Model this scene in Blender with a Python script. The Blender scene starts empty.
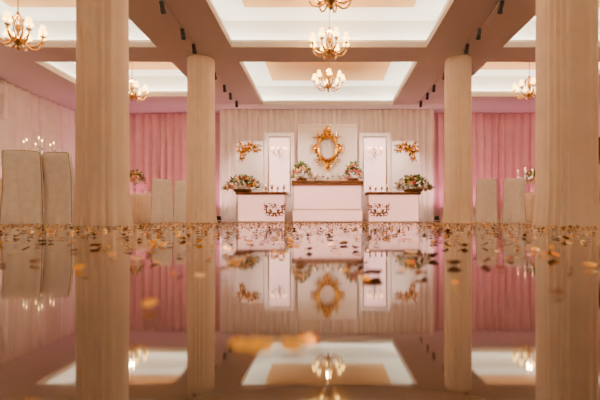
import bpy, math, random
from mathutils import Vector, Matrix
random.seed(7)
S=bpy.context.scene
COL=S.collection
pi=math.pi

# ---------------- materials ----------------
def mat(name,c,rough=0.6,metal=0.0,em=None,es=0.0,var=0.06,scale=6.0,sheen=0.0,trans=0.0,ior=1.45,bump=0.0):
    m=bpy.data.materials.new(name); m.use_nodes=True
    nt=m.node_tree; b=nt.nodes['Principled BSDF']
    tc=nt.nodes.new('ShaderNodeTexCoord'); nz=nt.nodes.new('ShaderNodeTexNoise')
    nz.inputs['Scale'].default_value=scale; nz.inputs['Detail'].default_value=4
    nt.links.new(tc.outputs['Object'],nz.inputs['Vector'])
    r=nt.nodes.new('ShaderNodeValToRGB')
    lo=[max(0,x*(1-var)) for x in c]; hi=[min(1,x*(1+var)) for x in c]
    r.color_ramp.elements[0].color=(*lo,1); r.color_ramp.elements[1].color=(*hi,1)
    r.color_ramp.elements[0].position=.3; r.color_ramp.elements[1].position=.7
    nt.links.new(nz.outputs['Fac'],r.inputs['Fac']); nt.links.new(r.outputs['Color'],b.inputs['Base Color'])
    b.inputs['Roughness'].default_value=rough; b.inputs['Metallic'].default_value=metal
    b.inputs['IOR'].default_value=ior
    if sheen: b.inputs['Sheen Weight'].default_value=sheen
    if trans: b.inputs['Transmission Weight'].default_value=trans
    if em: 
        b.inputs['Emission Color'].default_value=(*em,1); b.inputs['Emission Strength'].default_value=es
    if bump:
        bp=nt.nodes.new('ShaderNodeBump'); bp.inputs['Strength'].default_value=bump
        nt.links.new(nz.outputs['Fac'],bp.inputs['Height']); nt.links.new(bp.outputs['Normal'],b.inputs['Normal'])
    return m
M={}
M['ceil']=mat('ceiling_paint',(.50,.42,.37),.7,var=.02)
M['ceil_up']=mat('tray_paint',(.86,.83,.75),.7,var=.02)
M['ceil_glow']=mat('tray_amber_glow',(.72,.36,.09),.6,var=.04,scale=1.5)  # warm chandelier glow on the tray ceiling, put into the colour
M['wall']=mat('wall_paint',(.75,.62,.52),.8)
M['cream']=mat('column_drape',(.90,.74,.63),.75,scale=3)
M['white_drape']=mat('white_drape',(.88,.77,.72),.75,scale=3)
M['pink_drape']=mat('pink_drape',(.70,.37,.42),.75,scale=3)
M['cover']=mat('chair_cover',(.92,.87,.84),.75,bump=.05,scale=12)
M['seam_shade']=mat('chair_seam_shade',(.36,.26,.20),.8)  # seam lines coloured dark to give the flat covers shading contrast
M['cloth']=mat('table_cloth',(.80,.62,.46),.75)
M['board']=mat('white_board',(.90,.78,.74),.35,var=.02)
M['gold']=mat('gold',(.66,.32,.04),.25,1.0,scale=20,bump=.1)
M['goldp']=mat('gold_paint',(.26,.13,.04),.35,.5,scale=20)
M['brass']=mat('brass',(.45,.24,.05),.3,1.0)
M['silver']=mat('silver',(.80,.76,.72),.2,1.0)
M['black']=mat('black_metal',(.02,.02,.022),.45)
M['shade']=mat('lamp_shade',(.9,.70,.35),.6,em=(1,.60,.14),es=9)
M['candle']=mat('candle_wax',(.9,.85,.72),.5)
M['flame']=mat('flame',(1,.7,.3),.5,em=(1,.6,.2),es=12)
M['cove']=mat('cove_led',(1,1,1),.5,em=(1,.96,.84),es=50)
M['lit']=mat('backlit_acrylic',(.9,.66,.60),.4,em=(1,.44,.38),es=1.6,var=.04,scale=2)
M['litp']=mat('backlit_silk',(.9,.66,.62),.5,em=(1,.48,.48),es=1.7,var=.04,scale=2)
M['green']=mat('leaf_green',(.13,.24,.04),.5,var=.4,scale=30)
M['petal']=mat('petal_white',(.90,.80,.62),.6)
M['petalp']=mat('petal_pink',(.80,.18,.18),.6)
M['petaly']=mat('petal_yellow',(.90,.55,.12),.6)
M['glass']=mat('clear_glass',(.95,.95,.95),.03,trans=1.0,ior=1.45,var=0)
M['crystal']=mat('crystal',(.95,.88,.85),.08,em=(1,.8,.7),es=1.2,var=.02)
M['c_gold']=mat('confetti_gold',(.90,.46,.06),.25,.8,scale=60)
M['c_dark']=mat('confetti_bronze',(.17,.07,.03),.4,.5,scale=60)
M['c_pale']=mat('confetti_pale',(.85,.62,.40),.4,.3,scale=60)
M['c_yel']=mat('confetti_yellow',(.95,.50,.02),.5,.1,scale=60)

def wood():
    m=mat('wood_slab',(.33,.15,.06),.4)
    nt=m.node_tree; b=nt.nodes['Principled BSDF']
    w=nt.nodes.new('ShaderNodeTexWave'); w.inputs['Scale'].default_value=3; w.inputs['Distortion'].default_value=6
    w.bands_direction='Z'
    tc=nt.nodes['Texture Coordinate']; nt.links.new(tc.outputs['Object'],w.inputs['Vector'])
    r=nt.nodes.new('ShaderNodeValToRGB'); r.color_ramp.elements[0].color=(.10,.035,.01,1); r.color_ramp.elements[1].color=(.32,.12,.03,1)
    nt.links.new(w.outputs['Fac'],r.inputs['Fac']); nt.links.new(r.outputs['Color'],b.inputs['Base Color'])
    return m
M['wood']=wood()
def floor_mat():
    m=bpy.data.materials.new('polished_tile'); m.use_nodes=True
    nt=m.node_tree; b=nt.nodes['Principled BSDF']; L=nt.links.new
    tc=nt.nodes.new('ShaderNodeTexCoord')
    br=nt.nodes.new('ShaderNodeTexBrick'); br.offset=0; br.inputs['Scale'].default_value=1
    br.inputs['Brick Width'].default_value=.6; br.inputs['Row Height'].default_value=.6
    br.inputs['Mortar Size'].default_value=.0015
    br.inputs['Color1'].default_value=(.13,.082,.060,1); br.inputs['Color2'].default_value=(.12,.075,.055,1); br.inputs['Mortar'].default_value=(.05,.03,.018,1)
    L(tc.outputs['Object'],br.inputs['Vector'])
    nz=nt.nodes.new('ShaderNodeTexNoise'); nz.inputs['Scale'].default_value=2.5; nz.inputs['Detail'].default_value=6
    L(tc.outputs['Object'],nz.inputs['Vector'])
    mx=nt.nodes.new('ShaderNodeMix'); mx.data_type='RGBA'; mx.blend_type='MULTIPLY'; mx.inputs[0].default_value=.3
    L(br.outputs['Color'],mx.inputs[6]); L(nz.outputs['Color'],mx.inputs[7]); L(mx.outputs[2],b.inputs['Base Color'])
    mr=nt.nodes.new('ShaderNodeMapRange'); mr.inputs['To Min'].default_value=.025; mr.inputs['To Max'].default_value=.06
    L(nz.outputs['Fac'],mr.inputs['Value']); L(mr.outputs['Result'],b.inputs['Roughness'])
    b.inputs['IOR'].default_value=1.75
    return m
M['floor']=floor_mat()

# ---------------- mesh builder ----------------
class B:
    def __init__(s): s.v=[];s.f=[];s.m=[];s.mats=[]
    def mi(s,k):
        if k not in s.mats: s.mats.append(k)
        return s.mats.index(k)
    def add(s,vs,fs,k):
        o=len(s.v); s.v+= [tuple(v) for v in vs]; i=s.mi(k)
        for f in fs: s.f.append([a+o for a in f]); s.m.append(i)
    def box(s,x0,x1,y0,y1,z0,z1,k,bev=0):
        if bev:
            e=bev
            rings=[]
            for z,i in ((z0,e),(z0+e,0),(z1-e,0),(z1,e)):
                rings.append([(x0+i,y0+e+i*0,z),(x0+e+i*0,y0+i,z),(x1-e,y0+i,z),(x1-i,y0+e,z),(x1-i,y1-e,z),(x1-e,y1-i,z),(x0+e,y1-i,z),(x0+i,y1-e,z)])
            s.loft(rings,k,True); return
        vs=[(x,y,z) for z in (z0,z1) for (x,y) in ((x0,y0),(x1,y0),(x1,y1),(x0,y1))]
        s.add(vs,[(3,2,1,0),(4,5,6,7),(0,1,5,4),(1,2,6,5),(2,3,7,6),(3,0,4,7)],k)
    def loft(s,rings,k,cap=True,closed=True):
        n=len(rings[0]); vs=[p for r in rings for p in r]; fs=[]
        for i in range(len(rings)-1):
            for j in range(n if closed else n-1):
                a=i*n+j; b=i*n+(j+1)%n; fs.append((a,b,b+n,a+n))
        if cap:
            fs.append(tuple(range(n-1,-1,-1))); fs.append(tuple((len(rings)-1)*n+j for j in range(n)))
        s.add(vs,fs,k)
    def lathe(s,prof,k,c=(0,0,0),n=16,cap=True):
        s.loft([[(c[0]+r*math.cos(2*pi*j/n),c[1]+r*math.sin(2*pi*j/n),c[2]+z) for j in range(n)] for r,z in prof],k,cap)
    def tube(s,pts,rad,k,n=6):
        pts=[Vector(p) for p in pts]; N=len(pts)
        if not hasattr(rad,'__len__'): rad=[rad]*N
        rings=[]; up=Vector((0.13,0.97,0.2)).normalized()
        for i,p in enumerate(pts):
            t=(pts[min(i+1,N-1)]-pts[max(i-1,0)])
            if t.length<1e-9: t=Vector((0,0,1))
            t.normalize(); u=up-t*up.dot(t)
            if u.length<1e-3: u=Vector((1,0,0))-t*t.x
            u.normalize(); w=t.cross(u); up=u
            rings.append([tuple(p+(u*math.cos(2*pi*j/n)+w*math.sin(2*pi*j/n))*rad[i]) for j in range(n)])
        s.loft(rings,k,True)
    def ball(s,c,r,k,n=10,sq=(1,1,1)):
        rings=[]
        for i in range(1,n//2+2):
            th=pi*i/(n//2+2); rings.append([(c[0]+sq[0]*r*math.sin(th)*math.cos(2*pi*j/n),c[1]+sq[1]*r*math.sin(th)*math.sin(2*pi*j/n),c[2]-sq[2]*r*math.cos(th)) for j in range(n)])
        s.loft(rings,k,True)
    def merge(s,o,dx,dy,dz=0):
        base=len(s.v); s.v+=[(v[0]+dx,v[1]+dy,v[2]+dz) for v in o.v]
        mp=[s.mi(k) for k in o.mats]
        for f,m in zip(o.f,o.m): s.f.append([a+base for a in f]); s.m.append(mp[m])
    def mesh(s,name,smooth=True,angle=40):
        me=bpy.data.meshes.new(name); me.from_pydata(s.v,[],s.f)
        for k in s.mats: me.materials.append(M[k])
        me.polygons.foreach_set('material_index',s.m)
        me.validate()
        if smooth:
            me.polygons.foreach_set('use_smooth',[True]*len(me.polygons))
            try: me.set_sharp_from_angle(angle=math.radians(angle))
            except Exception: pass
        me.update(); return me
    def obj(s,name,loc=(0,0,0),rz=0,smooth=True):
        return inst(name,s.mesh(name,smooth),loc,rz)
def inst(name,me,loc=(0,0,0),rz=0,sc=1):
    o=bpy.data.objects.new(name,me); COL.objects.link(o); o.location=loc; o.rotation_euler=(0,0,rz); o.scale=(sc,)*3
    return o
def light(name,kind,loc,color,power,parent=None,target=None,**kw):
    l=bpy.data.lights.new(name,kind); l.color=color; l.energy=power
    for k,v in kw.items(): setattr(l,k,v)
    o=bpy.data.objects.new(name,l); COL.objects.link(o); o.location=loc
    if target is not None:
        d=Vector(target)-Vector(loc); o.rotation_euler=d.to_track_quat('-Z','Y').to_euler()
    if parent:
        bpy.context.view_layer.update()
        o.parent=parent; o.matrix_parent_inverse=parent.matrix_world.inverted()
    return o

# measurement helpers (real positions derived from the photo's perspective)
H=.07; F=400; CX=325; CY=219.5
def X(px,Y): return (px-CX)*Y/F
def Z(py,Y): return H+(CY-py)*Y/F

XL,XR,YB,YF=-7.6,7.8,12.25,-5.0
HC=3.3
# ---------------- room shell ----------------
b=B(); b.box(XL-.2,XR+.2,YF-.2,YB+.2,-.1,0,'floor'); b.obj('floor',smooth=False)
for n,a in (('wall_left',(XL-.2,XL,YF,YB,0,4.1)),('wall_right',(XR,XR+.2,YF,YB,0,4.1)),('wall_back',(XL-.2,XR+.2,YB,YB+.2,0,4.1)),('wall_front',(XL-.2,XR+.2,YF-.2,YF,0,4.1))):
    b=B(); b.box(*a,'wall'); b.obj(n,smooth=False)
trays=[(-5.95,-3.15,-3,7.5),(-5.95,-3.15,8.2,10.5),(-1.75,1.9,-3,7.5),(-1.75,1.9,8.2,11.3),(3.33,6.1,-3,7.5),(3.33,6.1,8.2,10.5)]
b=B()
def slab_with_holes(b,z0,z1,holes,k):
    xs=sorted({XL,XR,*[h[0] for h in holes],*[h[1] for h in holes]})
    ys=sorted({YF,YB,*[h[2] for h in holes],*[h[3] for h in holes]})
    for i in range(len(xs)-1):
        for j in range(len(ys)-1):
            cx=(xs[i]+xs[i+1])/2; cy=(ys[j]+ys[j+1])/2
            if any(h[0]<cx<h[1] and h[2]<cy<h[3] for h in holes): continue
            b.box(xs[i],xs[i+1],ys[j],ys[j+1],z0,z1,k)
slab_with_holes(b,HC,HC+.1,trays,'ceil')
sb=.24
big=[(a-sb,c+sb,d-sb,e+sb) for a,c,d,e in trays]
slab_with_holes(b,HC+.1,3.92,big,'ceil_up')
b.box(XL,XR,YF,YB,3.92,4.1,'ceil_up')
for a,c,d,e in trays:
    t=.03; g=.30
    b.box(a-t,a,d-t,e+t,HC+.1,HC+.14,'ceil_up'); b.box(c,c+t,d-t,e+t,HC+.1,HC+.14,'ceil_up')
    b.box(a,c,d-t,d,HC+.1,HC+.14,'ceil_up'); b.box(a,c,e,e+t,HC+.1,HC+.14,'ceil_up')
    b.box(a+g,c-g,d+g,e-g,3.89,3.921,'ceil_glow')  # inset panel added to carry the painted amber glow
b.obj('ceiling',smooth=False)
b=B()
for a,c,d,e in trays:
    o1,o2=.09,.13; z0,z1=HC+.105,HC+.125
    b.box(a-o2,a-o1,d-o2,e+o2,z0,z1,'cove'); b.box(c+o1,c+o2,d-o2,e+o2,z0,z1,'cove')
    b.box(a-o1,c+o1,d-o2,d-o1,z0,z1,'cove'); b.box(a-o1,c+o1,e+o1,e+o2,z0,z1,'cove')
b.obj('cove_led_strip',smooth=False)

# ---------------- curtains ----------------
def curtain(name,w,h,k,fold=.16,amp=.045,loc=(0,0,0),rz=0,seed=0,flare=1.0):
    rnd=random.Random(seed); b=B(); nx=int(w/fold*8); rows=[0,.15,.5,.85,.97,1.0]
    ph=rnd.random()*6; rings=[]
    for t in rows:
        a=amp*(1-.35*t)
        ring=[]
        for i in range(nx+1):
            x=w*i/nx
            u=2*pi*x/fold+1.2*math.sin(x*2.3+ph)+.6*math.sin(x*5.1+ph*2)
            y=a*math.sin(u)+a*.35*math.sin(2.3*u+t*1.5)+.012*math.sin(x*3+t*2)
            ring.append((x-w/2,y,h*t))
        rings.append(ring)
    b.loft(rings,k,False,False)
    o=b.obj(name,loc,rz)
    for p in o.data.polygons: p.use_smooth=True
    return o
curtain('stage_curtain',6.3,HC-.01,'white_drape',loc=(.05,11.72,.005),seed=1,fold=.19,amp=.065)
curtain('wall_curtain',4.4,HC-.02,'pink_drape',loc=(-5.35,12.1,.01),seed=2,fold=.24,amp=.06)
curtain('wall_curtain',4.4,HC-.02,'pink_drape',loc=(5.5,12.1,.01),seed=3,fold=.24,amp=.06)
curtain('wall_curtain',14,HC-.02,'white_drape',loc=(XL+.13,4.9,.01),rz=pi/2,seed=4,fold=.26,amp=.065)
curtain('wall_curtain',14,HC-.02,'white_drape',loc=(XR-.13,4.9,.01),rz=pi/2,seed=5,fold=.26,amp=.065)
b=B()
for k in range(5):
    pts=[(0.0,-.5+t/10,-.32*math.sin(pi*t/10)*(k+1)/5-.02*k) for t in range(11)]
    b.tube(pts,.035,'white_drape',6)
b.tube([(0,.5,0),(0.02,.53,-.3),(0,.5,-.75)],[.07,.06,.09],'white_drape',8)
b.obj('curtain_swag',(XL+.29,8.6,3.1))

# ---------------- columns ----------------
def column_mesh(r,h,seed):
    rnd=random.Random(seed); b=B(); n=360; rings=[]
    nf=17; phs=[rnd.random()*6 for _ in range(4)]
    for z in [0,.04,.12,.3,.6,1.0,1.6,2.2,2.8,3.1,3.2,h]:
        t=z/h
        fl=.035*math.exp(-z/.18)
        amp=.0085+.014*math.exp(-z/.4)
        ring=[]
        for j in range(n):
            a=2*pi*j/n
            u=nf*a+2.6*math.sin(3*a+phs[0])+1.6*math.sin(5*a+phs[1]+t*.8)
            rr=r+fl+amp*(math.sin(u)*(.8+.5*math.sin(2*a+phs[1]))+.25*math.sin(2*u+phs[2]+t*1.5))+.010*math.sin(2*a+phs[3]+t*2)
            ring.append((rr*math.cos(a),rr*math.sin(a),z))
        rings.append(ring)
    b.loft(rings,'cream')
    return b.mesh('draped_column',True,80)
cols=[(-2.50,4.5,.262),(2.71,4.5,.288),(-2.51,8.1,.262),(2.69,8.1,.262),(-2.51,.9-3.0,.28),(2.70,.9-3.0,.28)]
for i,(x,y,r) in enumerate(cols): inst('draped_column',column_mesh(r,HC-.004,i),(x,y,.002))

# ---------------- chandelier ----------------
def chandelier_mesh(ztop):
    b=B()
    b.lathe([(.004,0),(.02,.015),(.028,.035),(.012,.06),(.02,.075),(.06,.11),(.075,.15),(.05,.19),(.02,.21),(.018,.27),(.035,.30),(.045,.34),(.03,.38),(.012,.41),(.012,.5),(.03,.52),(.02,.56),(.006,.58)],'brass',n=16)
    N=8
    for i in range(N):
        a=2*pi*i/N+.2; ca,sa=math.cos(a),math.sin(a)
        pr=[(.04,.17),(.10,.10),(.18,.07),(.26,.10),(.31,.17),(.32,.22)]
        pts=[]
        for s in range(len(pr)-1):
            for t in (0,.33,.66):
                pts.append(((pr[s][0]*(1-t)+pr[s+1][0]*t)*ca,(pr[s][0]*(1-t)+pr[s+1][0]*t)*sa,pr[s][1]*(1-t)+pr[s+1][1]*t))
        pts.append((pr[-1][0]*ca,pr[-1][0]*sa,pr[-1][1])); b.tube(pts,.013,'brass',6)
        pts=[((.02+.13*math.sin(t*pi/8))*ca,(.02+.13*math.sin(t*pi/8))*sa,.12+.4*t/8) for t in range(9)]
        b.tube(pts,.009,'brass',5)
        c=(.32*ca,.32*sa,.22)
        b.lathe([(.008,0),(.035,.008),(.038,.016),(.014,.02)],'brass',c,10)
        b.lathe([(.011,.02),(.011,.09)],'candle',c,8)
        b.lathe([(.062,.075),(.052,.10),(.038,.15),(.030,.185)],'shade',c,12,cap=False)
        b.ball((c[0],c[1],c[2]+.12),.018,'shade',8,(1,1,1.5))
        b.lathe([(.001,-.06),(.010,-.045),(.001,-.01)],'crystal',c,6)
    z=.58; k=0
    while z<ztop-.06:
        pts=[((.011*math.cos(t) if k%2 else 0),(0 if k%2 else .011*math.cos(t)),z+.02+.02*math.sin(t)) for t in [2*pi*q/8 for q in range(9)]]
        b.tube(pts,.0045,'brass',4); z+=.033; k+=1
    b.lathe([(.01,ztop-.07),(.03,ztop-.05),(.07,ztop-.02),(.075,ztop)],'brass',n=14)
    return b.mesh('chandelier')
def chand(x,y,zb,p,rz=0):
    o=inst('chandelier',chandelier_mesh(3.888-zb),(x,y,zb),rz)
    light('chandelier_bulbs','POINT',(x,y,zb+.50),(1,.64,.32),p,o,shadow_soft_size=.05)
for x,y,zb in [(.08,5.45,2.92),(.08,7.1,2.92),(.08,9.0,2.93),(-4.55,5.93,2.58),(-4.56,9.45,2.85),(4.75,9.3,2.85),(4.75,5.93,2.62),(.08,1.5,2.92),(-4.55,1.5,2.7),(4.75,1.5,2.7)]:  # last three hang out of view, added for their light
    chand(x,y,zb,110,random.random())

# ---------------- track lights ----------------
def track(x,sgn):
    b=B(); b.box(-.010,.010,-3.05,-.4,-.02,0,'ceil'); b.box(-.010,.010,.5,3.2,-.02,0,'ceil')
    for y in (-2.05,-1.2,-.62,.75,1.6,2.2,2.9):
        b.tube([(0,y,-.02),(0,y,-.08)],.008,'black',6)
        rings=[]
        d=Vector((-.12*sgn*-1,.8,-.6)).normalized(); u=d.cross(Vector((1,0,0))).normalized(); w=d.cross(u)
        c=Vector((0,y,-.09))
        for t,r in ((-.08,.026),(-.07,.034),(.05,.036),(.06,.042),(.09,.042)):
            rings.append([tuple(c+d*t+(u*math.cos(2*pi*j/12)+w*math.sin(2*pi*j/12))*r) for j in range(12)])
        b.loft(rings,'black')
    return b.obj('track_light',(x,7.95,HC-.002))
t1=track(-2.40,-1); t2=track(2.60,1)

# ---------------- ornaments ----------------
def spiral(cx,cz,r0,turns,start,dr,n=28,k=2.6):
    pts=[]
    for i in range(n+1):
        t=i/n; r=r0*math.exp(-k*t); a=start+dr*2*pi*turns*t
        pts.append((cx+r*math.cos(a),0,cz+r*math.sin(a)))
    return pts
def xf(pts,mx=1,mz=1,rot=0,ox=0,oz=0,y=0):
    c,s=math.cos(rot),math.sin(rot); out=[]
    for p in pts:
        x,z=p[0]*mx,p[2]*mz; out.append((x*c-z*s+ox,y,x*s+z*c+oz))
    return out
def scroll(b,k,ox,oz,size,rot,mir=1,w=.12):
    p1=spiral(0,0,.5,1.35,pi,1)
    tail=[(-.5+ .25*t,0,.9*t) for t in (1,.8,.6,.4,.2)]
    path=tail+p1
    pts=xf([(p[0]*size,0,p[2]*size) for p in path],mx=mir,rot=rot,ox=ox,oz=oz)
    rad=[size*w*(.35+.65*math.sin(pi*min(1,(i+1)/len(pts)*1.3)) if i/len(pts)<.7 else .35) for i in range(len(pts))]
    rad=[max(size*.045,r) for r in rad]
    b.tube(pts,rad,k,6)
    b.ball(pts[-1],size*.13,k,8,(1,.6,1))
    for (lx,lz,la,ls) in ((-.5,.35,2.4,.45),(-.52,-.1,3.2,.4),(-.2,-.5,4.2,.4),(.3,-.5,5.2,.35),(-.25,.8,1.9,.4)):
        lp=[(lx+ls*t*math.cos(la+.6*t),0,lz+ls*t*math.sin(la+.6*t)) for t in (0,.35,.7,1)]
        lp=xf([(p[0]*size,0,p[2]*size) for p in lp],mx=mir,rot=rot,ox=ox,oz=oz)
        b.tube(lp,[size*.05,size*.13,size*.10,size*.01],k,6)
def ornate_frame(k,w,h):
    b=B(); n=64
    for sc,rr in ((1.0,.030),(.86,.014)):
        pts=[(w*.30*sc*math.cos(2*pi*i/n),0,h*.29*sc*math.sin(2*pi*i/n)) for i in range(n+1)]
        b.tube(pts,rr,k,8)
    for i in range(28):
        a=2*pi*i/28; b.ball((w*.28*math.cos(a),-.015,h*.27*math.sin(a)),.015,k,6)
    for i in range(8):
        a=2*pi*(i+.5)/8
        for m in (1,-1):
            scroll(b,k,w*.36*math.cos(a+m*.16),h*.37*math.sin(a+m*.16),.14,a+pi/2*m*-1+ (pi if m<0 else 0),m,w=.15)
    for sx,sz,rot in ((0,1,0),(0,-1,pi),(1,0,-pi/2),(-1,0,pi/2)):
        for m in (1,-1):
            c,s=math.cos(rot),math.sin(rot)
            lx,lz=m*.08,(h if sx==0 else w*.92)*.41
            scroll(b,k,lx*c-lz*s,lx*s+lz*c,.14,rot,m,w=.15)
        L=(h if sx==0 else w*.9)
        tip=[(-(L*.36+L*.16*t)*math.sin(rot),0,(L*.36+L*.16*t)*math.cos(rot)) for t in (0,.3,.6,1)]
        b.tube(tip,[.02,.05,.035,.004],k,8)
    return b

# ---------------- stage backdrop ----------------
YP=11.3
b=B(); b.box(X(298,YP),X(357,YP),YP-.03,YP+.03,0,Z(124,YP),'board',.012)
mx0,mx1,mz1=X(298,YP)+.06,X(357,YP)-.06,Z(124,YP)-.06
for q in ((mx0,mx1,mz1-.02,mz1),(mx0,mx0+.02,1.2,mz1),(mx1-.02,mx1,1.2,mz1)):
    b.box(q[0],q[1],YP-.045,YP-.028,q[2],q[3],'board')
b.obj('backdrop_panel')
ornate_frame('gold',.90,1.18).obj('ornate_gold_frame',(X(327.5,YP),YP-.095,Z(149,YP)))
def framed(px0,px1):
    x0,x1,zt=X(px0,YP),X(px1,YP),Z(133,YP); b=B(); cx=(x0+x1)/2; w=(x1-x0)/2
    b.box(-w,w,0,.03,0,zt,'board')
    t=.10
    for q in ((-w,-w+t,0,zt),(w-t,w,0,zt),(-w+t,w-t,zt-t,zt),(-w+t,w-t,.75,.75+t),(-w+t,w-t,0,t)):
        b.box(q[0],q[1],-.05,0.0,q[2],q[3],'board',.01)
    t2=.14
    for q in ((-w+t,-w+t2,.85,zt-t),(w-t2,w-t,.85,zt-t),(-w+t2,w-t2,zt-t2,zt-t)):
        b.box(q[0],q[1],-.03,0.0,q[2],q[3],'silver',.005)
    b.box(-w+t2,w-t2,-.012,-.001,.86,zt-t2,'litp')
    b.obj('framed_backdrop_panel',(cx,YP,0))
    b=B()
    b.lathe([(.01,-.16),(.035,-.12),(.02,-.06),(.03,0),(.015,.1),(.025,.16),(.008,.22)],'silver',(0,-.10,0),12)
    b.box(-.04,.04,-.012,-.002,-.12,.18,'silver',.004)
    b.tube([(0,-.01,.03),(0,-.1,.03)],.012,'silver')
    for i in range(5):
        a=pi*i/4; dx,dy=.20*math.cos(a),-.10-.13*math.sin(a)
        pts=[(dx*t,-.10+(dy+.10)*t,-.02-.07*math.sin(pi*t)+.06*t) for t in [q/8 for q in range(9)]]
        b.tube(pts,.009,'silver',6)
        b.lathe([(.02,0),(.024,.01),(.010,.015),(.010,.075)],'candle',(dx,dy,.04),8)
        b.ball((dx,dy,.135),.017,'flame',8,(1,1,1.8))
        for q in range(5):
            b.lathe([(.001,-.045),(.009,-.03),(.001,-.005)],'crystal',(dx*(.5+.12*q),-.10+(dy+.10)*(.5+.12*q),-.02-.05*q%.09),6)
    for q in range(10):
        a=2*pi*q/10
        for z in range(4): b.lathe([(.001,-.03),(.008,-.018),(.001,-.003)],'crystal',(.05*math.cos(a)*(1-z*.2),-.10+.05*math.sin(a)*(1-z*.2),-.12-.035*z),6)
    b.obj('crystal_sconce',(cx,YP-.014,Z(154,YP)))
framed(264.5,294.5); framed(359,390.5)
def side_board(px0,px1,m):
    x0,x1,zt=X(px0,YP),X(px1,YP),Z(141,YP); w=(x1-x0)/2; b=B(); r=.22
    prof=[(-w,0),(w,0),(w,zt)]
    for i in range(9):
        a=pi/2+pi/2*i/8; prof.append((-w+r+r*math.cos(a),zt-r+r*math.sin(a)))
    prof=[(p[0]*m,p[1]) for p in prof]
    if m<0: prof=prof[::-1]
    rings=[[(p[0],y,p[1]) for p in prof] for y in (-.025,.025)]
    b.loft(rings,'board'); b.obj('backdrop_side_board',((x0+x1)/2,YP+.02,0))
    b=B(); 
    for (ox,oz,s,rt,mm) in ((-.16,.0,.20,0,1),(.04,.07,.18,-pi/2,1),(.20,.05,.16,-pi/2,-1),(-.20,-.22,.14,0,-1),(-.08,.10,.14,.7,1),(.28,.08,.09,-1.6,1),(0,-.04,.14,2.4,-1)):
        scroll(b,'gold',ox*m,oz,s,rt*m,mm*m,w=.18)
    b.obj('gold_corner_ornament',((x0+x1)/2-.04*m,YP-.05,zt-.25))
side_board(236,263.5,1); side_board(391.5,419,-1)

# ---------------- stage tables ----------------
def skirt_table(name,w,h,d,loc,center=False,orn=0):
    b=B()
    n=40; t=.06 if not center else .12
    def edge(off,z):
        r=[]
        for i in range(n+1): 
            x=-w/2+w*i/n; r.append((x,-d/2-off+.010*math.sin(x*11)+.006*math.sin(x*29),z))
        for i in range(n+1):
            x=w/2-w*i/n; r.append((x,d/2+off+.010*math.sin(x*9),z))
        return r
    b.loft([edge(0,h-t),edge(.012,h-t+.01),edge(.012,h-.01),edge(0,h)],'wood')
    bw=w/2-.04
    b.box(-bw,bw,-d/2+.05,d/2-.05,.0,h-t,'board')
    y=-d/2+.05
    if center:
        b.box(-bw-.03,bw+.03,-d/2,d/2,0,.34,'board',.01)
        b.box(-bw+.0,bw-.0,-d/2-.006,-d/2-.0005,.03,.31,'lit')
        z0,z1=.36,h-t-.02
    else: z0,z1=.03,h-t-.02
    b.box(-bw+.025,bw-.025,y-.006,y-.0005,z0,z1,'lit')
    for s in (-1,1):
        b.box(s*bw-.02 if s>0 else s*bw,s*bw if s>0 else s*bw+.02,y-.02,y,z0,z1,'board',.004)
    if orn:
        ox=orn*(bw-.28)
        for (dx,dz,s,rt,mm) in ((-.12,.0,.17,.3,1),(.12,.0,.17,-.3,-1),(-.06,-.12,.13,2.0,-1),(.06,-.12,.13,-2.0,1),(0,.15,.13,.9,1),(-.2,.12,.10,.4,1),(.2,.12,.10,-.4,-1)):
            bb=len(b.v); scroll(b,'goldp',ox+dx,.30+dz,s,rt,mm,w=.17)
            for i in range(bb,len(b.v)): v=b.v[i]; b.v[i]=(v[0],v[1]+y-.02,v[2])
    return b.obj(name,loc)
YT=10.55
zt=Z(180.5,YT)
skirt_table('head_table',X(363,YT)-X(291,YT),zt,.6,(X(327.5,YT),YT+.3,0),True)
YS=10.4
zs=Z(192,YS)
skirt_table('side_table',X(286.5,YS)-X(235.5,YS),zs,.5,(X(261,YS),YS+.25,0),orn=1)
skirt_table('side_table',X(421.5,YS)-X(367,YS),zs,.5,(X(394,YS),YS+.25,0),orn=-1)

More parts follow.
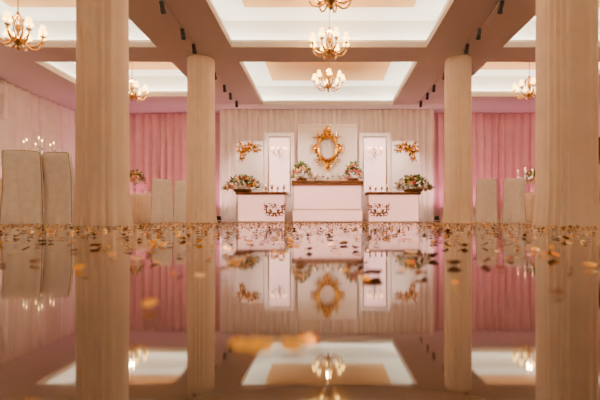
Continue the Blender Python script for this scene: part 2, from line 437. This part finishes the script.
# ---------------- flowers ----------------
def flower_mesh(w,h,nf,seed,stemh=0):
    rnd=random.Random(seed); b=B(); z0=stemh
    if stemh: b.lathe([(.07,0),(.075,.01),(.02,.03),(.015,stemh*.6),(.03,stemh-.03),(.06,stemh),(.05,stemh+.02)],'silver',n=14)
    else: b.lathe([(w*.22,0),(w*.28,.03),(w*.3,.07),(w*.27,.09)],'goldp',n=16); z0=.06
    def rp(s=1):
        a=rnd.random()*2*pi; e=rnd.random()**.7*pi/2; 
        return (w/2*s*math.cos(a)*math.sin(e),w*.35*s*math.sin(a)*math.sin(e),z0+h*s*math.cos(e)*.9+.01),a,e
    for i in range(nf*5):
        p,a,e=rp(.75+.4*rnd.random()); L=.06+.06*rnd.random()
        d=Vector((math.cos(a)*math.sin(e),math.sin(a)*math.sin(e),math.cos(e)+.2*rnd.random()-.1)).normalized()
        s=d.cross(Vector((rnd.random()-.5,rnd.random()-.5,1))).normalized()*L*.32
        p=Vector(p); q=p+d*L
        if min(q.z,p.z)<.012: continue
        mid=p+d*L*.5+Vector((0,0,.012))
        b.add([p,mid+s,q,mid-s,mid-Vector((0,0,.008))],[(0,1,4),(1,2,4),(2,3,4),(3,0,4)],'green')
    for i in range(nf):
        p,a,e=rp(1.0+.15*rnd.random()); p=Vector(p); R=.040+.032*rnd.random(); q=rnd.random(); k='petal' if q<.42 else ('petalp' if q<.78 else 'petaly')
        if p.z<R+.02: p.z=R+.02
        d=Vector((math.cos(a)*math.sin(e),math.sin(a)*math.sin(e),math.cos(e))).normalized()
        u=d.orthogonal().normalized(); v=d.cross(u)
        for ly,(rr,up) in enumerate(((1,.15),(.7,.5),(.4,.75))):
            for j in range(5):
                t=2*pi*(j+ly*.5)/5; o=u*math.cos(t)+v*math.sin(t); o2=u*math.cos(t+.55)+v*math.sin(t+.55); o3=u*math.cos(t-.55)+v*math.sin(t-.55)
                b.add([p,p+o2*R*rr*.8+d*R*up*.7,p+o*R*rr*1.1+d*R*up,p+o3*R*rr*.8+d*R*up*.7],[(0,1,2,3)],k)
        b.ball(tuple(p+d*R*.3),R*.45,k,6)
    return b.mesh('flower_arrangement')
f1=flower_mesh(.86,.34,70,1); f2=flower_mesh(.50,.40,44,2)
inst('flower_arrangement',f1,(X(240,YS)+.02,YS+.24,zs+.001)); inst('flower_arrangement',f1,(X(416,YS)-.02,YS+.24,zs+.001),pi)
inst('flower_arrangement',f2,(X(301,YT),YT+.3,zt+.001)); inst('flower_arrangement',f2,(X(354,YT),YT+.3,zt+.001),2)
def votive():
    b=B(); b.lathe([(.035,0),(.037,.01),(.012,.03),(.012,.08),(.035,.10),(.04,.13)],'gold',n=14); b.lathe([(.028,.12),(.028,.20)],'candle',n=12); b.ball((0,0,.222),.010,'flame',8,(1,1,1.9)); return b.mesh('candle_holder')
vm=votive()
for px in (265,271,277,283): inst('candle_holder',vm,(X(px,YS),YS+.15+.1*random.random(),zs+.001),sc=.8+.3*random.random())
for px in (371,377,383,388): inst('candle_holder',vm,(X(px,YS),YS+.15+.1*random.random(),zs+.001),sc=.8+.3*random.random())
def wineglassB():
    b=B(); b.lathe([(.032,0),(.032,.003),(.005,.008),(.004,.08),(.02,.10),(.034,.13),(.036,.16),(.03,.20),(.029,.20),(.034,.16),(.03,.13),(.001,.105)],'glass',n=14,cap=False); return b
wg=wineglassB().mesh('wine_glass')
for px in (317,323,333,339): inst('wine_glass',wg,(X(px,YT),YT+.12,zt+.001))
for px in (315,328,341): inst('candle_holder',vm,(X(px,YT),YT+.36,zt+.001),sc=.9)

# ---------------- chairs ----------------
def rrect(w,d,r,cx,cy,z,n=6,fold=0,nf=9,ph=0):
    r=min(r,w/2-.002,d/2-.002); out=[]
    cs=[(1,1,0),(-1,1,pi/2),(-1,-1,pi),(1,-1,1.5*pi)]
    for q,(sx,sy,a0) in enumerate(cs):
        for i in range(n+1):
            a=a0+pi/2*i/n; out.append((sx*(w/2-r)+r*math.cos(a),sy*(d/2-r)+r*math.sin(a),math.cos(a),math.sin(a)))
        p=out[-1]; nx=cs[(q+1)%4]; a=nx[2]; e=(nx[0]*(w/2-r)+r*math.cos(a),nx[1]*(d/2-r)+r*math.sin(a))
        for t in range(1,20):
            t/=20; out.append((p[0]+(e[0]-p[0])*t,p[1]+(e[1]-p[1])*t,p[2],p[3]))
    N=len(out); res=[]
    for i,(x,y,nx,ny) in enumerate(out):
        f=fold*math.sin(2*pi*nf*i/N+ph)
        res.append((cx+x+nx*f,cy+y+ny*f,z))
    return res
def chair_mesh():
    b=B()
    rings=[]
    for z,w,d,fo in ((.0,.50,.54,.014),(.10,.49,.53,.012),(.30,.47,.51,.007),(.44,.46,.50,.001),(.475,.45,.49,0),(.49,.42,.46,0)):
        rings.append(rrect(w,d,.06,0,0,z,5,fo,14))
    b.loft(rings,'cover')
    rings=[]
    for z,w,d,y,fo in ((.0,.52,.12,-.245,.016),(.2,.50,.11,-.24,.013),(.45,.475,.10,-.23,.007),(.7,.468,.09,-.25,.004),(.90,.465,.085,-.28,.002),(.98,.46,.08,-.29,0),(1.015,.45,.07,-.293,0),(1.035,.425,.055,-.295,0),(1.047,.38,.03,-.297,0)):
        rings.append(rrect(w,d,.035,0,y,z,5,fo,12,1))
    b.loft(rings,'cover')
    # dark seam lines along back edges and top, standing in for shading contrast
    prof=[(.262,-.290,.02),(.240,-.268,.45),(.2355,-.272,.7),(.234,-.300,.90),(.231,-.309,.98),(.222,-.311,1.02)]
    for s in (1,-1): b.tube([(s*(x-.006),y-.012,z) for x,y,z in prof],.005,'seam_shade',5)
    b.tube([(-.216,-.323,1.02),(-.15,-.325,1.034),(0,-.325,1.037),(.15,-.325,1.034),(.216,-.323,1.02)],.005,'seam_shade',5)
    return b.mesh('banquet_chair',True,60)
cm=chair_mesh()
def chair(x,y,rz,sc=1): return inst('banquet_chair',cm,(x,y,.003),rz,sc)
# ---------------- round tables ----------------
def table_mesh(R,h=.75):
    b=B(); n=240; rings=[]
    for z,r,a in ((0.005,R+.08,.045),(.2,R+.06,.04),(.45,R+.03,.028),(.65,R+.01,.010),(h-.015,R,.0),(h,R-.015,0)):
        rings.append([((r+a*math.sin(26*t+1.1*math.sin(3*t)))*math.cos(t),(r+a*math.sin(26*t+1.1*math.sin(3*t)))*math.sin(t),z) for t in [2*pi*j/n for j in range(n)]])
    b.loft(rings,'cloth')
    return b.mesh('banquet_table',True,60)
tm=table_mesh(.72)
def candelabra():
    b=B()
    b.lathe([(.10,0),(.105,.012),(.06,.03),(.02,.05),(.015,.2),(.03,.23),(.015,.26),(.013,.42),(.03,.45),(.012,.48),(.012,.55),(.03,.56)],'silver',n=14)
    b.lathe([(.012,.57),(.012,.68)],'candle',n=8); b.ball((0,0,.70),.011,'flame',8,(1,1,1.9))
    for i in range(6):
        a=2*pi*i/6; ca,sa=math.cos(a),math.sin(a)
        pts=[((.2*t)*ca,(.2*t)*sa,.45-.09*math.sin(pi*t)+.05*t) for t in [q/8 for q in range(9)]]
        b.tube(pts,.010,'silver',6); c=(.2*ca,.2*sa,.50)
        b.lathe([(.01,0),(.034,.012),(.012,.02)],'silver',c,10); b.lathe([(.011,.02),(.011,.11)],'candle',c,8); b.ball((c[0],c[1],c[2]+.13),.010,'flame',8,(1,1,1.9))
        for q in range(3): b.lathe([(.001,-.07),(.015,-.04),(.001,0)],'crystal',(c[0]*(1-.25*q),c[1]*(1-.25*q),.49-.02*q),6)
    return b.mesh('candelabra')
cd=candelabra()
f3=flower_mesh(.46,.32,34,5,stemh=.30)
def plateB():
    b=B(); b.lathe([(.08,0),(.135,.015),(.137,.018),(.09,.008),(.001,.006)],'board',n=24,cap=False)
    b.lathe([(.0,.01),(.03,.012),(.05,.05),(.02,.12),(.002,.13)],'cloth',n=10,cap=False); return b
setting=B()
for i in range(7):
    a=2*pi*i/7+.4
    setting.merge(plateB(),.55*math.cos(a),.55*math.sin(a)); setting.merge(wineglassB(),.45*math.cos(a+.35),.45*math.sin(a+.35))
sm=setting.mesh('table_setting')
def table(x,y,chairs,top='c'):
    tb=inst('banquet_table',tm,(x,y,0),random.random())
    st=inst('table_setting',sm,(0,0,.752)); st.parent=tb
    if top=='c': inst('candelabra',cd,(x,y,.752),.3,1.2)
    if top=='f': inst('flower_arrangement',f3,(x,y,.752),.3)
    for a in chairs:
        a=math.radians(a); rr=1.24
        chair(x+rr*math.cos(a),y+rr*math.sin(a),a+pi/2)
table(-5.33,7.45,[60],'c'); 
chair(X(22,5.95),6.1,.34,1.03); chair(X(60,5.95)+.02,6.22,-.18,1.02)
table(-5.25,11.05,[],'f'); chair(X(161,10.0),10.1,.35,1.02); chair(X(182,10.2)-.02,10.3,.45)
table(5.75,11.05,[],'f'); chair(X(486,10.1),10.1,-.35,1.02); chair(X(511,10.1)+.03,10.0,-.45,1.02)
table(5.15,7.5,[60,0],'n'); chair(4.34,6.12,-.2,1.03); chair(4.98,6.1,0)
inst('candelabra',cd,(5.36,10.71,.752),0,1.0)

b=B(); b.box(-.17,.17,-.16,.16,1.35,1.95,'black',.02); b.tube([(0,0,.5),(0,0,1.36)],.018,'black',8)
for i in range(3):
    a=2*pi*i/3; b.tube([(0,0,.75),(.42*math.cos(a),.42*math.sin(a),.012)],.011,'black',6)
b.lathe([(.03,.68),(.03,.80)],'black',n=10)
for z,r in ((1.53,.12),(1.80,.06)):
    rings=[[(q*math.cos(2*pi*j/20),-.162-dy,z+q*math.sin(2*pi*j/20)) for j in range(20)] for q,dy in ((r,0),(r,.01),(r*.85,.012),(r*.3,-.0),(.01,.004))]
    b.loft(rings,'black')
b.obj('loudspeaker',(6.4,9.2,0))

# ---------------- uplights (real fixtures) ----------------
def uplight(x,y,c,p,target,size=.05):
    b=B(); b.box(-.07,.07,-.05,.05,0,.02,'black'); b.lathe([(.055,.05),(.06,.055),(.06,.16),(.05,.165)],'black',n=14); b.tube([(-.065,0,.02),(-.065,0,.12)],.006,'black'); b.tube([(.065,0,.02),(.065,0,.12)],.006,'black')
    o=b.obj('floor_uplight',(x,y,.001)); light('uplight_beam','SPOT',(x,y,.19),c,p,o,target,spot_size=math.radians(120),spot_blend=.9,shadow_soft_size=size)
PK=(1,.30,.52)
for x in (-6.7,-5.6,-4.5,-3.4): uplight(x,11.9 if abs(x+5.25)<.9 else 11.6,PK,75,(x,12.1,2.6))
for x in (3.6,4.7,5.9,7.0): uplight(x,11.9 if abs(x-5.75)<.9 else 11.6,PK,75,(x,12.1,2.6))
for y in (5.0,7.0,9.0,11.0):
    uplight(XL+.8,y,(1,.50,.48),70,(XL,y,2.2)); uplight(XR-.8,y,(1,.36,.48),70,(XR,y,2.2))
for x in (-2.95,3.1): uplight(x,11.1,(1,.54,.48),60,(x,11.7,2.0))
for i,(sx,tx,tz) in enumerate(((-2.4,-2.2,1.4),(-2.4,-1.0,1.6),(2.6,.3,1.7),(-2.4,.0,.9),(2.6,1.4,1.6),(2.6,2.3,1.4))):
    light('track_spot_beam','SPOT',(sx,9.0+.05*i,HC-.24),(1,.80,.68),300,(t1 if sx<0 else t2),(tx,11.3,tz),spot_size=math.radians(44),spot_blend=.8,shadow_soft_size=.06)
for x in (-2.0,-.82,.93,2.2): uplight(x,11.5,(1,.62,.54),110,(x,11.72,2.4))

# ---------------- confetti ----------------
b=B(); rnd=random.Random(11)
keys=['c_gold']*5+['c_dark']*7+['c_pale']*3+['c_yel']*2
def flake(x,y,L,W,tilt,curl,k,yaw=None):
    yaw=rnd.random()*2*pi if yaw is None else yaw
    kind=rnd.random(); n=5; vs=[]
    for i in range(n):
        t=i/(n-1)-.5
        wd=W*(1 if kind<.4 else max(.08,1-(2*abs(t))**2))
        for s in (-.5,.5):
            vs.append(Vector((t*L,s*wd,curl*L*(4*t*t-.3)+s*wd*.5*tilt)))
    R=Matrix.Rotation(yaw,3,'Z')@Matrix.Rotation(tilt,3,'X')@Matrix.Rotation(tilt*.5*(rnd.random()-.5),3,'Y')
    vs=[R@v for v in vs]; mz=min(v.z for v in vs)
    vs=[(v.x+x,v.y+y,v.z-mz+.0012) for v in vs]
    b.add(vs,[(2*i,2*i+2,2*i+3,2*i+1) for i in range(n-1)],k)
cnt=0
while cnt<13000:
    y=rnd.uniform(.45,9.6); x=rnd.uniform(-5.2,5.4)
    if y<.95 and rnd.random()>.6: continue
    if abs(x)>.8*y+.6 and rnd.random()>.4: continue
    if any(math.hypot(x-c[0],y-c[1])<c[2]+.09 for c in cols): continue
    if abs(x)>3.4 and y>5.6: continue
    cnt+=1
    L=rnd.uniform(.010,.027); flake(x,y,L,L*rnd.uniform(.35,.8),rnd.uniform(-.7,.7)*rnd.random(),rnd.uniform(-.3,.3),rnd.choice(keys))
for px,py,L,k in ((80,270,.016,'c_yel'),(150,308,.015,'c_yel'),(151,320,.012,'c_dark'),(262,352,.013,'c_yel'),(240,350,.012,'c_yel'),(292,351,.012,'c_yel'),(308,345,.010,'c_gold'),(113,256,.018,'c_gold'),(365,281,.012,'c_gold'),(556,296,.012,'c_dark'),(163,246,.025,'c_gold'),(137,261,.02,'c_pale'),(35,264,.018,'c_dark'),(410,264,.016,'c_gold'),(500,270,.014,'c_dark'),(590,268,.02,'c_gold'),(230,264,.014,'c_gold'),(300,270,.012,'c_dark'),(455,285,.010,'c_gold'),(200,278,.012,'c_pale')):
    d=F*H/(py-CY); flake(X(px,d),d,L,L*.75,.32,.08,k,yaw=rnd.uniform(-.4,.4))
b.obj('confetti',smooth=False)

# ---------------- world, camera ----------------
w=bpy.data.worlds.new('World'); S.world=w; w.use_nodes=True
w.node_tree.nodes['Background'].inputs[0].default_value=(.5,.35,.25,1); w.node_tree.nodes['Background'].inputs[1].default_value=.05
cam=bpy.data.cameras.new('camera'); co=bpy.data.objects.new('camera',cam); COL.objects.link(co)
cam.lens=24; cam.sensor_width=36; cam.clip_start=.01
co.location=(0,0,H); co.rotation_euler=(pi/2,0,0)
cam.shift_x=-25/600; cam.shift_y=19.5/600
cam.dof.use_dof=True; cam.dof.focus_distance=7.0; cam.dof.aperture_fstop=3.8
S.camera=co
